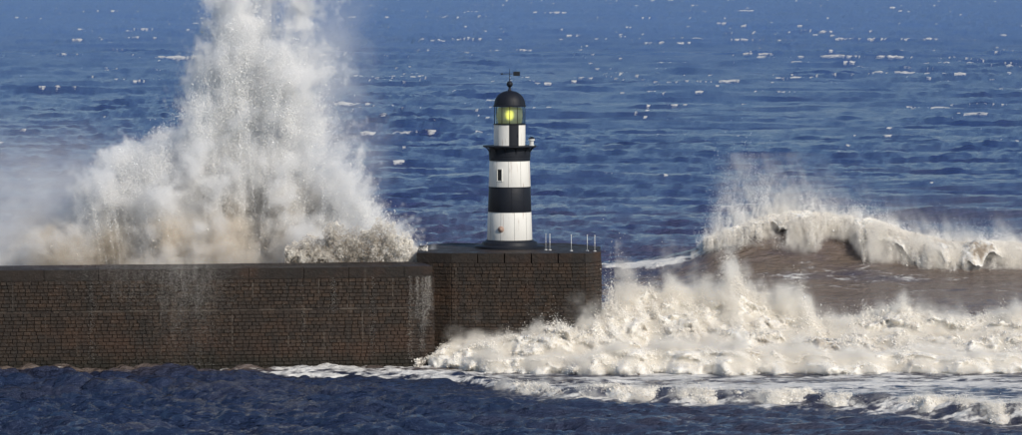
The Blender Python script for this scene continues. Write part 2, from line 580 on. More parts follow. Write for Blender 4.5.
OCT = np.array([[1, 0, 0], [-1, 0, 0], [0, 1, 0], [0, -1, 0], [0, 0, 1], [0, 0, -1]], dtype=np.float32)
OCTF = np.array([[0, 2, 4], [2, 1, 4], [1, 3, 4], [3, 0, 4], [2, 0, 5], [1, 2, 5], [3, 1, 5], [0, 3, 5]])
def lumps(name, P, rad, silt, parent):
    """solid gouts of water: small uneven octahedra, one mesh"""
    n = len(P)
    j = 1 + 0.5 * rng.standard_normal((n, 6, 1))
    V = P[:, None, :] + OCT[None] * rad[:, None, None] * np.clip(j, 0.4, 2)
    F = (OCTF[None] + (np.arange(n) * 6)[:, None, None]).reshape(-1, 3)
    me = mesh_np(name, V.reshape(-1, 3), F)
    attr_f(me, 'silt', np.repeat(silt, 6))
    o = link_mesh(name, me, M['foam'], parent, True)
    o['kind'] = 'stuff'
    return o

# ---- mist as real volumes: a density value for every cell, laid out by numpy
def fog_material(name, c, brown=None, aniso=0.0):
    t = NT(name)
    t.t.nodes.remove(t.b)
    v = t.n('ShaderNodeVolumePrincipled')
    v.inputs['Density'].default_value = 1.0
    v.inputs['Density Attribute'].default_value = 'density'
    v.inputs['Anisotropy'].default_value = aniso
    if brown:
        p = t.pos()
        sx = t.n('ShaderNodeSeparateXYZ'); t.l(p, sx.inputs[0])
        n = t.noise(p, 0.28, 3, 0.55)
        zz = t.math('ADD', sx.outputs[2], t.math('MULTIPLY', t.math('SUBTRACT', n, 0.5), -16.0))
        f = t.math('MULTIPLY', t.ramp(zz, (9.5, 4.0)), t.math('MULTIPLY', t.ramp(sx.outputs[0], (-9.0, -15.0)), t.ramp(sx.outputs[0], (-33.0, -27.0))))
        t.l(t.mix(t.math('MULTIPLY', f, 0.8), c, brown), v.inputs['Color'])
    else:
        v.inputs['Color'].default_value = (*c, 1)
    t.l(v.outputs[0], t.out.inputs['Volume'])
    return t.m
M['plume_fog'] = fog_material('plume_mist', (0.985, 0.985, 0.985), (0.84, 0.74, 0.60))
M['surf_fog'] = fog_material('surf_mist', (0.97, 0.94, 0.88))

def fog(name, lo, hi, vox, fn, mat, parent):
    lo = np.array(lo, float); hi = np.array(hi, float)
    n = np.maximum(2, np.round((hi - lo) / vox).astype(int))
    ax = [np.linspace(lo[i], hi[i], n[i]) for i in range(3)]
    Z, Y, X = np.meshgrid(ax[2], ax[1], ax[0], indexing='ij')
    X, Y, Z = X.ravel(), Y.ravel(), Z.ravel()
    d = np.clip(fn(X, Y, Z), 0, None)
    me = mesh_np(name, np.stack([X, Y, Z], 1), np.zeros((0, 4), int))
    attr_f(me, 'cell', d)
    o = link_mesh(name, me, mat, parent)
    g = bpy.data.node_groups.new(name + '_cells', 'GeometryNodeTree')
    g.interface.new_socket('Geometry', in_out='INPUT', socket_type='NodeSocketGeometry')
    g.interface.new_socket('Geometry', in_out='OUTPUT', socket_type='NodeSocketGeometry')
    N = g.nodes.new
    gi, go, vc = N('NodeGroupInput'), N('NodeGroupOutput'), N('GeometryNodeVolumeCube')
    for i, a in enumerate('XYZ'):
        vc.inputs['Resolution ' + a].default_value = int(n[i])
    vc.inputs['Min'].default_value = lo; vc.inputs['Max'].default_value = hi
    vc.inputs['Background'].default_value = 0
    def vm(op, a, b):
        nd = N('ShaderNodeVectorMath'); nd.operation = op
        g.links.new(a, nd.inputs[0])
        if b is not None: nd.inputs[1].default_value = b
        return nd.outputs[0]
    v = vm('SUBTRACT', N('GeometryNodeInputPosition').outputs[0], tuple(lo))
    v = vm('MULTIPLY', v, tuple((n - 1) / (hi - lo)))
    v = vm('ADD', v, (0.5, 0.5, 0.5)); v = vm('FLOOR', v, None)
    v = vm('MAXIMUM', v, (0, 0, 0)); v = vm('MINIMUM', v, tuple(float(k - 1) for k in n))
    dt = N('ShaderNodeVectorMath'); dt.operation = 'DOT_PRODUCT'
    g.links.new(v, dt.inputs[0]); dt.inputs[1].default_value = (1, float(n[0]), float(n[0] * n[1]))
    na = N('GeometryNodeInputNamedAttribute'); na.data_type = 'FLOAT'; na.inputs['Name'].default_value = 'cell'
    si = N('GeometryNodeSampleIndex'); si.data_type = 'FLOAT'; si.domain = 'POINT'
    g.links.new(gi.outputs[0], si.inputs['Geometry']); g.links.new(na.outputs[0], si.inputs['Value'])
    g.links.new(dt.outputs['Value'], si.inputs['Index'])
    g.links.new(si.outputs[0], vc.inputs['Density'])
    sm = N('GeometryNodeSetMaterial'); sm.inputs['Material'].default_value = mat
    g.links.new(vc.outputs[0], sm.inputs[0]); g.links.new(sm.outputs[0], go.inputs[0])
    md = o.modifiers.new('cells', 'NODES'); md.node_group = g
    o['kind'] = 'stuff'
    return o

# ---- the great plume behind the wall
def plume():
    root = empty('spray_plume', (-18, 305, 0))
    tag(root, 'towering plume of spray bursting up behind the long brick pier wall', 'spray')
    ZL = np.array([4.0, 4.9, 6.0, 7.3, 9.2, 11.6, 12.4, 13.2, 14.1, 16.5, 18.4, 21.5, 25.0])
    XL = np.array([-37, -36, -31.5, -28.3, -26.2, -24.6, -23.6, -21.8, -20.2, -18.7, -18.1, -17.9, -17.5])
    ZR = np.array([4.0, 4.9, 5.6, 7.3, 9.2, 12.2, 15.3, 18.4, 21.5, 25.0])
    XR = np.array([-4.6, -4.8, -5.5, -7.0, -9.0, -10.9, -11.5, -12.6, -14.2, -15.6])
    def field(x, y, z):
        l = np.interp(z, ZL, XL); r = np.interp(z, ZR, XR)
        rr = np.hypot(x + 17.0, z - 1.0); aa = np.arctan2(x + 17.0, z - 1.0) * 12.0
        w1 = TX(x, y, z, 16.0); w2 = TX2(aa, y, rr * 0.28, 5.5)
        edge = np.minimum(x - l, (r - x) * 0.8)
        soft = 1.0 + 0.06 * (z - 5)
        w3 = TX2(aa, y, rr * 0.35, 2.3)
        e = sstep(-0.5, 1.5, edge / soft + 0.50 * w1 + 0.40 * w2)
        yc = 304.5 + 0.10 * (z - 5)
        hw = 2.6 + 0.9 * sstep(14, 6, z)
        dpt = np.exp(-((y - yc + 0.9 * w1) / hw) ** 2)
        clump = np.clip(0.58 + 0.17 * w1 + 0.15 * w2 + 0.16 * w3, 0.05, 1.7)
        return e * dpt * clump, edge
    def dens(x, y, z):
        f, edge = field(x, y, z)
        w = TX(x, y, z, 22.0)
        yc = 304.6 + 0.10 * (z - 5)
        veil = np.exp(-((y - yc) / 2.8) ** 2)
        lo = sstep(15.5, 6.0, z + 0.9 * w + 0.25 * np.maximum(x + 27, 0)) * sstep(-19, -24, x)
        hi = sstep(-7.2, -11.5, x - 0.6 * w) * sstep(-17, -12, x) * sstep(25, 16, z)
        d = 3.0 * f * sstep(0.03, 0.35, f) + veil * np.clip(0.5 + 0.35 * w, 0.05, 1) * (0.66 * lo + 0.18 * hi)
        return d * sstep(5.0, 5.6, y - wall_y(x)) * sstep(309.9, 308.5, y - 0.1 * (z - 5)) * sstep(24.9, 24.0, z)
    fog('mist', (-38.0, 293.0, 4.6), (-4.0, 311.0, 25.0), 0.15, dens, M['plume_fog'], root)
    N = 6500000
    z = 4.6 + 19.9 * rng.random(N) ** 1.25
    l = np.interp(z, ZL, XL) - 1.5; r = np.interp(z, ZR, XR) + 1.5
    x = l + (r - l) * rng.random(N)
    y = 304.5 + 0.10 * (z - 5) + rng.normal(0, 2.6, N)
    f, edge = field(x, y, z)
    keep = rng.random(N) < f * 0.34 * (y > wall_y(x) + 5.2)
    x, y, z, edge = x[keep], y[keep], z[keep], edge[keep]
    n = len(x)
    print('plume drops', n)
    rad = 0.0078 * np.exp(rng.normal(0, 0.45, n)) * (1.3 - 0.4 * sstep(6, 18, z))
    b = sstep(10.5, 5.5, z + 1.6 * TX(x, y, z, 11.0)) * 0.75
    b = np.clip(0.8 * b * sstep(-11.5, -17, x) + 0.10 * sstep(12, 6, z), 0, 0.6)[:, None]
    c = (WHITE * 0.5 + CREAM * 0.5) * (1 - b) + BROWN * b
    spray('spray', np.stack([x, y, z], 1), rad, c, root)
    pick = rng.random(n) < 0.005 * (0.3 + 0.7 * sstep(16, 6, z))
    P = np.stack([x, y, z], 1)[pick]
    lumps('gouts', P, 0.022 * np.exp(rng.normal(0, 0.4, len(P))), np.clip(b[pick, 0] * 0.6, 0, 1), root)
    pts, rads = [], []
    for j in range(240):
        x0 = rng.uniform(-25, -8)
        fan = (x0 + 16.5) / 9.0
        rise = np.interp(x0, [-25, -21, -18.5, -15, -12, -8], [6.5, 9.0, 16.5, 18.0, 11.5, 3.5]) * rng.uniform(0.55, 1.08)
        tilt = 0.30 * fan + rng.normal(0, 0.10)
        m = int(rng.uniform(500, 1700))
        t = rng.random(m) ** 0.6 * rng.uniform(0.95, 1.35)
        h = rise * (2 * t - t * t)
        spread = 0.03 + 0.30 * t ** 2
        xx = x0 + rise * tilt * t * 1.3 + rng.normal(0, 1, m) * spread
        yy = 302.2 + rng.normal(0, 0.8) + rng.normal(0, 1, m) * spread - 0.4 * t
        zz = 5.0 + h + rng.normal(0, 1, m) * spread
        pts.append(np.stack([xx, yy, zz], 1)); rads.append(0.0075 * np.exp(rng.normal(0, 0.5, m)))
    P = np.concatenate(pts); rd = np.concatenate(rads)
    inside = np.minimum(P[:, 0] - np.interp(P[:, 2], ZL, XL), np.interp(P[:, 2], ZR, XR) - P[:, 0])
    ok = (P[:, 1] > wall_y(P[:, 0]) + 5.0) & (P[:, 2] > 5.0) & (rng.random(len(P)) < sstep(-1.3, 0.9, inside))
    spray('jets', P[ok], rd[ok], np.tile(WHITE, (int(ok.sum()), 1)), root)
    # droplets thrown over the wall and falling down its face
    N = 90000
    x = np.concatenate([rng.normal(-18.8, 1.1, N // 2), rng.normal(-21, 2.6, N // 2)])
    z = np.concatenate([6.6 - np.minimum(6.2, np.abs(rng.normal(0, 2.6, N // 2))), 6.6 - np.abs(rng.normal(0, 1.3, N // 2))])
    y = wall_y(x) - 0.3 - rng.random(N) * 2.0
    w = TX2(x * 1.5, y, z * 0.35, 6.0)
    keep = rng.random(N) < np.clip(0.4 + 0.45 * w, 0, 1)
    P = np.stack([x, y, z], 1)[keep]
    spray('falling_drops', P, np.full(len(P), 0.0036), np.tile(CREAM, (len(P), 1)), root)
    xs = np.array([-24.4, -12.2, -10.4, -8.1, -5.9, -5.5, -5.2, -5.0, -4.8])
    am = np.array([0.25, 0.15, 0.2, 0.25, 0.8, 1.0, 1.2, 1.2, 1.0])
    N = 4200
    k = rng.choice(len(xs), N, p=am / am.sum())
    t = rng.random(N)
    x = xs[k] + rng.normal(0, 0.05 + 0.10 * t, N)
    z = 5.3 - (2.0 + 2.9 * (np.sin(xs[k] * 37) * 0.5 + 0.5)) * t
    y = wall_y(x) - 0.16 - 0.30 * np.sqrt(t) * rng.random(N)
    P = np.stack([x, y, z], 1)
    spray('run_off', P, np.full(N, 0.0055), np.tile(CREAM, (N, 1)), root)
    # a low boil of brown water slopping along the seaward lip of the wall
    N = 900000
    x = rng.uniform(-13.5, -5.0, N)
    top = np.interp(x, [-13.5, -11.8, -10.5, -9.5, -8.2, -7.0, -6.0, -5.0], [5.8, 6.9, 7.3, 7.0, 7.5, 7.2, 6.6, 5.9]) + 0.25 * TS(x, x * 0, x * 0, 3.0)
    z = 5.2 + (top - 5.2 + 0.8) * rng.random(N)
    y = wall_y(x) + 5.3 + np.abs(rng.normal(0, 1.1, N))
    w = TX(x, y, z, 3.4); w2 = TX2(x, y, z, 1.6)
    keep = rng.random(N) < np.clip(0.10 + 0.28 * w + 0.24 * w2, 0, 1) * sstep(0.9, -0.8, z - top - 0.35 * w)
    P = np.stack([x, y, z], 1)[keep]
    bb = np.clip(0.78 - 0.30 * w[keep] - 0.55 * sstep(-7.8, -6.2, P[:, 0]), 0.05, 0.95)[:, None]
    spray('boil', P, 0.011 * np.exp(rng.normal(0, 0.4, len(P))), CREAM * (1 - bb) + BROWN * 0.55 * bb, root)

plume()

# ---- whitewater patches
def billow(x, y, z, s):
    return np.abs(TX(x, y, z, s))

def whitewater(name, label, x0, x1, ys, ye, dx, dy, shape, fuzz_n, parent_loc, up, lump_n=9000, fogbox=None):
    """a lumpy foam surface (mesh) and the drops leaping from it"""
    root = empty(name, parent_loc)
    tag(root, label, 'breaking wave', 'waves breaking off the pier head')
    xs = np.arange(x0, x1, dx)
    ts = np.linspace(0, 1, int((ye - ys) / dy))
    T, X = np.meshgrid(ts, xs, indexing='ij')
    X = X.ravel(); T = T.ravel()
    Y, Z, cover, H = shape(X, T)
    quads = grid_quads(len(ts), len(xs))
    ok = (cover[quads] > 0.5).all(axis=1)
    V = np.stack([X, Y, Z], 1)
    q = quads[ok]
    used = np.unique(q)
    remap = np.zeros(len(V), int); remap[used] = np.arange(len(used))
    me = mesh_np('foam', V[used], remap[q])
    sil = np.clip(0.06 + 0.16 * TX(X * 0.6, Y, Z, 12.0) + H, 0, 0.75)
    attr_f(me, 'silt', sil[used])
    o = link_mesh('foam', me, M['foam'], root, True)
    # drops: shell over the surface
    good = np.nonzero(cover > 0.25)[0]
    wgt = np.clip(0.2 + up(X[good], T[good]), 0.05, 5)
    idx = rng.choice(good, fuzz_n, p=wgt / wgt.sum())
    hgt = up(X[idx], T[idx])
    px = X[idx] + rng.normal(0, dx, fuzz_n)
    py = Y[idx] + rng.normal(0, dy, fuzz_n)
    e = rng.exponential(1.0, fuzz_n)
    lift = hgt * e * 0.5
    w = TX2(px, py * 0.6, Z[idx] + lift * 0.5, 3.2)
    w1 = TX(px, py * 0.6, Z[idx] * 0.4, 7.0)
    keep = rng.random(fuzz_n) < np.clip(0.35 + 0.45 * w + 0.35 * w1, 0.02, 1) * np.exp(-0.1 * e)
    px = px - 0.15 * lift
    P = np.stack([px, py, Z[idx] + lift - 0.03], 1)[keep]
    rad = 0.0115 * np.exp(rng.normal(0, 0.5, len(P))) * (1.1 - 0.35 * np.clip(e[keep] / 3, 0, 1))
    b = np.clip(0.12 - 0.2 * w1[keep], 0, 0.55)[:, None]
    spray('spray', P, rad, CREAM * (1 - b) + BROWN * b, root)
    if fogbox:
        lo, hi, vox, fn = fogbox
        fog('mist', lo, hi, vox, fn, M['surf_fog'], root)
    k = rng.choice(len(P), min(lump_n, len(P)), replace=False)
    lumps('gouts', P[k], 0.022 * np.exp(rng.normal(0, 0.4, len(k))), b[k, 0] * 0.6, root)
    return root

def lump_height(X, Y, s):
    zz = X * 0
    wx = 0.35 * TS(X, Y, zz + 2.2, 5.0); wy_ = 0.35 * TS(X, Y, zz + 7.2, 5.0)
    b1 = np.abs(TS(X * 0.7 + wx, Y + wy_, zz + 1.7, 12.0)); b2 = np.abs(TS(X * 0.7 + wx, Y * 1.1, zz + 5.1, 4.6)); b3 = np.abs(TS(X * 0.8, Y * 1.1, zz + 9.1, 1.8))
    b4 = np.abs(TS(X, Y, zz + 3.1, 0.7))
    return s * (0.22 * (b1 - 0.6) + 0.09 * (b2 - 0.6) + 0.03 * (b3 - 0.6)), b1

def head_front(x):
    return np.where(x < -4.2, wall_y(x), 295.75)

def mid_prof(u, y, yr, zr):
    """a front roller, a trough behind it and the main crest"""
    r1 = 0.40 + 0.24 * zr
    front = r1 * (sstep(-0.08, 0.16, u) - 0.45 * sstep(0.18, 0.42, u))
    main = (zr - 0.55 * r1) * sstep(0.45, 0.95, u)
    return np.where(u < 1, front + main, zr * (1.0 - 0.95 * sstep(0, 1, (y - yr) / 5.0)))

def mid_shape(X, T):
    yt, yr = mid_toe(X), mid_ridge(X)
    ye = yr + 5.0
    Y = yt - 0.3 + (ye - yt + 0.3) * T
    zr = np.interp(X, MID_X, MID_Z)
    u = (Y - yt) / (yr - yt)
    prof = mid_prof(u, Y, yr, zr)
    lh, b1 = lump_height(X, Y, 0.55 + 0.30 * zr)
    lh = lh * (0.45 + 0.55 * sstep(0.25, 0.7, u))
    Z = prof + lh * np.clip(u * 6, 0.12, 1) * sstep(1.0, 0.85, T) - 0.12 - 0.6 * sstep(0.05, 0.0, T)
    Y = Y - 0.6 * lh + 0.25 * TS(X, Y, Z, 3.0)
    n = TX2(X * 0.6, Y, X * 0 + 4, 9.0)
    cover = sstep(-6.2, -4.2, X)
    # clear of the masonry
    Y = np.where((X < 6.2), np.minimum(Y, head_front(X) - 0.05), Y)
    H = 0.65 * np.exp(-((u - 0.42) / 0.17) ** 2) * np.clip(0.7 + 0.5 * TX(X, Y, Z, 12.0), 0, 1.4)  # brown water in the trough, with the bench's shadow painted into the same band
    return Y, Z, cover, H


def mid_up(X, T):
    zr = np.interp(X, MID_X, MID_Z)
    pl = 0.3 + 0.5 * np.clip(TX(X, T * 4, X * 0 + 2, 6.0), 0, 2)
    spikes = 1.5 * np.exp(-((X - 13.6) / 0.7) ** 2) + 1.0 * np.exp(-((X - 6.6) / 0.8) ** 2) + 0.9 * np.exp(-((X - 17.9) / 0.35) ** 2)
    return (0.16 * zr * pl + 0.10) * (0.35 + sstep(0.35, 0.7, T) * sstep(1, 0.8, T)) + spikes * sstep(0.45, 0.65, T) * sstep(0.95, 0.8, T) * 0.8

def mid_fog(x, y, z):
    zr = np.interp(x, MID_X, MID_Z); yt = mid_toe(x); yr = mid_ridge(x)
    u = (y - yt) / (yr - yt)
    surf = mid_prof(u, y, yr, zr)
    pl = 0.55 + 0.45 * TS(x, y * 0.7, x * 0 + 4.4, 7.0)
    hh = np.clip(0.15 + 0.20 * zr, 0.15, 1.2) * (1 - 0.3 * sstep(17, 20, x)) * np.clip(pl, 0.1, 2.2) * (0.30 * np.exp(-((u - 0.15) / 0.12) ** 2) + 0.25 + 0.75 * sstep(0.6, 0.95, u))
    hh = hh + 0.9 * np.exp(-((x - 13.6) / 0.8) ** 2 - ((y - yr) / 1.5) ** 2) + 0.8 * np.exp(-((x - 6.8) / 1.1) ** 2 - ((y - yr) / 1.5) ** 2) + 0.6 * np.exp(-((x - 17.9) / 0.4) ** 2 - ((y - yr) / 1.2) ** 2)
    e = (z - surf) / hh
    w = TX(x * 0.8, y, z, 9.0); w2 = TX2(x, y, z, 3.0)
    w4 = np.abs(TS(x * 0.8, y, z, 5.0)) - 0.7
    d = np.exp(-np.clip(e, 0, 9) * 1.1) * np.clip(0.42 + 0.40 * w + 0.25 * w2 + 0.5 * w4 - 0.16 * e, 0, 2)
    d = d * sstep(-0.2, 0.15, u) * sstep(5.2, 3.5, y - yr) * sstep(-6.0, -3.5, x) * sstep(0.0, 0.3, z)
    d = d * np.where(x < 6.2, sstep(0.0, 0.25, head_front(x) - y), 1) * sstep(43.5, 40, x)
    return 5.0 * d * (1 - 0.6 * np.exp(-((u - 0.42) / 0.15) ** 2))

whitewater('breaking_wave', 'wide tumbling band of cream whitewater spreading from foot of pier head',
           -6.5, 48, 287, 307, 0.10, 0.11, mid_shape, 1700000, (12, 292, 0), mid_up, 14000,
           ((-6.5, 286.0, 0.0), (44.0, 307.5, 7.2), 0.16, mid_fog))

def front_shape(X, T):
    ft = np.interp(X, FR_X, FR_TOE) + 0.35 * np.sin(X * 1.7) + 0.25 * np.sin(X * 3.9 + 1)
    zt = np.interp(X, FR_X, FR_Z)
    n = TS(X, X * 0 + 2.0, X * 0, 16.0)
    Y = ft - 0.2 + 4.2 * T
    u = (Y - ft) / 2.0
    prof = np.where(u < 1, sstep(-0.1, 0.9, u), 1 - 0.95 * sstep(0, 1, (u - 1) / 0.9))
    lh, b1 = lump_height(X * 1.3, Y * 1.3, 0.65)
    amp = np.clip(1.0 + 0.25 * n, 0.55, 1.5)
    Z = zt * prof * amp * 1.05 + lh * np.clip(u * 4, 0.1, 1) * sstep(1.0, 0.7, T) - 0.05 - 0.5 * sstep(0.06, 0.0, T)
    Y = Y - 0.2 * lh
    c = sstep(-1.5, 0.5, X)
    return Y, Z, c, 0.25 * sstep(0.35, 0.05, T)

def front_up(X, T):
    return (0.10 + 0.12 * np.clip(TS(X, X * 0, X * 0 + 7, 7.0), 0, 2)) * sstep(0.1, 0.4, T) * sstep(0.95, 0.6, T) + 0.03

def front_fog(x, y, z):
    ft = np.interp(x, FR_X, FR_TOE) + 0.35 * np.sin(x * 1.7) + 0.25 * np.sin(x * 3.9 + 1)
    zt = np.interp(x, FR_X, FR_Z)
    u = (y - ft) / 2.0
    n = TS(x, x * 0 + 2.0, x * 0, 16.0)
    surf = zt * np.clip(1.0 + 0.25 * n, 0.55, 1.5) * np.where(u < 1, sstep(-0.1, 0.9, u), 1 - 0.95 * sstep(0, 1, (u - 1) / 0.9))
    w = TX(x, y, z, 4.0); w2 = TX2(x, y, z, 1.6)
    e = (z - surf) / np.clip(0.22 + 0.12 * TS(x, y, x * 0, 5.0), 0.06, 0.6)
    return 5.0 * np.exp(-np.clip(e, 0, 9) * 1.2) * np.clip(0.35 + 0.4 * w + 0.3 * w2 - 0.15 * e, 0, 2) * sstep(-0.15, 0.1, u) * sstep(2.0, 1.4, u) * sstep(-1.5, 1.0, x) * sstep(35.8, 34, x)

whitewater('breaking_wave', 'low line of curling foam nearest the camera on dark blue water',
           -1.5, 40, 0, 4.2, 0.07, 0.07, front_shape, 500000, (12, 262, 0), front_up, 6000,
           ((-2.0, 246.0, 0.0), (36.0, 276.0, 2.4), 0.13, front_fog))

# ---- the tall breaker with its pouring lip
def back_wave():
    root = empty('breaking_wave', (30, 368, 0))
    tag(root, 'tall brown breaker with foaming lip pouring over, farthest of the breaking waves', 'breaking wave', 'waves breaking off the pier head')
    BX = np.array([14.5, 15.5, 17.0, 19.2, 21.4, 22.5, 23.6, 25.1, 26.5, 27.3, 28.7, 30.9, 32.1, 33.2, 35.4, 36.1, 37.8, 42, 50])
    FALL = np.array([0.2, 0.4, 0.8, 1.5, 2.1, 2.3, 1.1, 1.0, 3.2, 2.6, 1.7, 3.3, 3.1, 2.1, 1.8, 2.2, 1.9, 1.9, 1.5])
    SPR = np.array([0.5, 1.2, 2.1, 2.1, 1.5, 1.1, 0.9, 0.7, 0.7, 0.6, 0.6, 0.6, 0.6, 0.6, 0.6, 0.7, 0.5, 0.5, 0.4])
    def curtain(s, t):
        zc = np.interp(s, BACK_X, BACK_Z)
        fall = np.interp(s, BX, FALL) * (1 + 0.25 * TS(s, s * 0 + 1, s * 0, 6.0))
        a = t * 1.0
        y = back_yc(s) + 0.9 - (1.7 + 1.35 * fall) * (a ** 0.75) * 1.15
        z = zc + 0.25 * np.sin(np.clip(a * 3.2, 0, math.pi)) - fall * a ** 1.7
        return y, z
    xs = np.arange(14.6, 48, 0.09)
    ts = np.linspace(0, 1, 64)
    T, X = np.meshgrid(ts, xs, indexing='ij')
    X, T = X.ravel(), T.ravel()
    y, z = curtain(X, T)
    n1 = TX(X * 1.1, T * 2.4, X * 0, 5.0); n2 = np.abs(TS(X, y, z, 3.0)); n3 = np.abs(TS(X, y * 0.5, z * 0.5, 11.0))
    bul = 0.40 * n3 + 0.10 * n2
    V = np.stack([X - 0.2 * bul, y - bul * 0.9, z + bul * 0.5], 1)
    lob = TS(X, X * 0 + 3, X * 0, 9.0)
    cov = 0.85 + 0.30 * lob - 1.5 * T ** 2.0 + 0.35 * sstep(25.5, 29, X) - 0.5 * sstep(20, 15, X) * T
    quads = grid_quads(len(ts), len(xs))
    ok = (cov[quads] > 0.22).all(axis=1)
    q = quads[ok]; used = np.unique(q)
    remap = np.zeros(len(V), int); remap[used] = np.arange(len(used))
    me = mesh_np('foaming_lip', V[used], remap[q])
    sil = np.clip(0.05 - 0.30 * n1 + 0.7 * np.exp(-((X - 34.6) / 0.9) ** 2 - ((T - 0.35) / 0.25) ** 2), 0, 0.9)
    attr_f(me, 'silt', sil[used])
    link_mesh('foaming_lip', me, M['foam'], root, True)
    # drops in the curtain
    N = 1500000
    s = rng.uniform(14.3, 48, N); t = rng.random(N) ** 0.8 * 1.15
    y, z = curtain(s, t)
    n1 = TX(s * 0.8, t * 2.4, s * 0, 6.0); n2 = TX2(s * 1.0, t * 2.2, s * 0 + 2, 3.0)
    th = 0.15 + 0.35 * t
    y = y + rng.normal(0, 1, N) * th - 0.2
    z = z + rng.normal(0, 0.6, N) * th + 0.15
    keep = rng.random(N) < np.clip(0.28 + 0.35 * n1 + 0.18 * n2 - 0.55 * (t - 0.5) + 0.25 * sstep(25.5, 29, s), 0.0, 1) * sstep(1.15, 0.8, t)
    P = np.stack([s, y, z], 1)[keep]
    b = np.clip(0.12 - 0.2 * n1[keep], 0, 0.6)[:, None]
    spray('spray', P, 0.013 * np.exp(rng.normal(0, 0.35, len(P))), CREAM * (1 - b) + BROWN * b, root)
    k = rng.choice(len(P), 9000, replace=False)
    lumps('gouts', P[k], 0.03 * np.exp(rng.normal(0, 0.4, len(k))), b[k, 0] * 0.5, root)
    # spindrift torn off the crest, leaning back
    N = 700000
    s = rng.uniform(14.0, 48, N)
    zc = np.interp(s, BACK_X, BACK_Z); h = np.interp(s, BX, SPR)
    e = rng.exponential(0.5, N)
    fing = 0.45 + 0.55 * TX2(s - 0.5 * e * h, e * 0.25, s * 0 + 6, 3.6) + 0.4 * TX(s, e * 0.1, s * 0, 9.0)
    z = zc + 0.1 + h * e
    x = s - 0.25 * h * e + rng.normal(0, 0.05, N)
    y = back_yc(s) + 0.8 + 0.6 * h * e + rng.normal(0, 0.6, N)
    keep = rng.random(N) < np.clip(fing, 0, 1) * np.exp(-0.45 * e) * np.clip(0.35 + 0.4 * h, 0, 1)
    P = np.stack([x, y, z], 1)[keep]
    def drift(x, y, z):
        zc = np.interp(x, BACK_X, BACK_Z); h = np.interp(x, BX, SPR)
        yc = back_yc(x) + 0.8
        e = (z - zc) / (h + 0.15)
        w = TX(x + 0.3 * z, y, z * 0.45, 9.0); w2 = TX2(x + 0.3 * z, y, z * 0.5, 4.0)
        up = np.exp(-np.clip(e, 0, 9) * 1.1) * np.exp(-((y - yc - 0.5 * np.clip(e, 0, 3) * h) / (1.0 + 0.4 * np.clip(e, 0, 4))) ** 2) * sstep(-1.5, -0.3, e)
        d = up * np.clip(0.35 + 0.5 * w + 0.3 * w2 - 0.1 * e, 0, 2) * sstep(14.0, 16.5, x)
        fall = np.interp(x, BX, FALL); yl = back_yc(x) - 0.6 - 1.6 * fall
        dd = np.exp(-((y - yl - 0.9 * (z - zc + fall)) / 0.9) ** 2) * sstep(zc + 0.5, zc - 0.3, z) * sstep(zc - 1.25 * fall, zc - 0.8 * fall, z)
        return (2.2 * d + 4.0 * dd * np.clip(0.2 + 0.5 * w + 0.3 * w2, 0, 2)) * sstep(46.5, 44, x)
    fog('mist', (13.5, 359.0, 0.2), (47.0, 379.0, 9.5), 0.18, drift, M['surf_fog'], root)
    spray('spindrift', P, 0.010 * np.exp(rng.normal(0, 0.3, len(P))), np.tile(WHITE, (len(P), 1)), root)

back_wave()

# ------------------------------------------------------------------ masonry
BRICKS = []
def brick_mesh(i):
    """unit block (x -.5...5, y 0...1 out of the wall is -y, z -.5...5) with a rough bulging face"""
    r = random.Random(100 + i)
    bm = bmesh.new()
    bmesh.ops.create_cube(bm, size=1.0)
    for v in bm.verts:
        v.co.y += 0.5 - 0.5
    fr = [f for f in bm.faces if f.normal.y < -0.9]
    res = bmesh.ops.inset_region(bm, faces=fr, thickness=0.09, depth=0.0)
    fr = [f for f in bm.faces if f.normal.y < -0.9 and abs(f.calc_center_median().x) < 0.1 and abs(f.calc_center_median().z) < 0.1]
    for f in fr:
        for v in f.verts:
            v.co.y -= 0.16 + 0.12 * r.random()
            v.co.x += r.uniform(-0.04, 0.04); v.co.z += r.uniform(-0.05, 0.05)
    me = bpy.data.meshes.new('stone_block')
    bm.to_mesh(me); bm.free()
    me.materials.append(M['stone'])
    return me
BRICKS = [brick_mesh(i) for i in range(8)]
BR_V = []
for me in BRICKS:
    v = np.zeros(len(me.vertices) * 3, np.float32); me.vertices.foreach_get('co', v)
    BR_V.append((v.reshape(-1, 3), [tuple(p.vertices) for p in me.polygons]))

def lay_blocks(parent, jobs, limit=300):
    """jobs: (matrix, size) sorted with those showing largest first"""
    for k, mt in enumerate(jobs[:limit]):
        o = bpy.data.objects.new('stone_block', BRICKS[k % len(BRICKS)])
        col.objects.link(o)
        o.parent = parent
        o.matrix_parent_inverse = Matrix.Translation(-parent.location)
        o.matrix_basis = mt
    rest = jobs[limit:]
    if rest:
        V, F, rn = [], [], []
        n = 0
        for k, mt in enumerate(rest):
            v, f = BR_V[k % len(BR_V)]
            m = np.array(mt)
            V.append(v @ m[:3, :3].T + m[:3, 3])
            F += [tuple(i + n for i in p) for p in f]
            n += len(v)
            rn += [random.random()] * len(v)
        me = bpy.data.meshes.new('stone_blocks')
        me.from_pydata(np.concatenate(V).tolist(), [], F)
        attr_f(me, 'rnd', np.array(rn))
        o = link_mesh('stone_blocks', me, M['stone'], parent)
        o['kind'] = 'stuff'

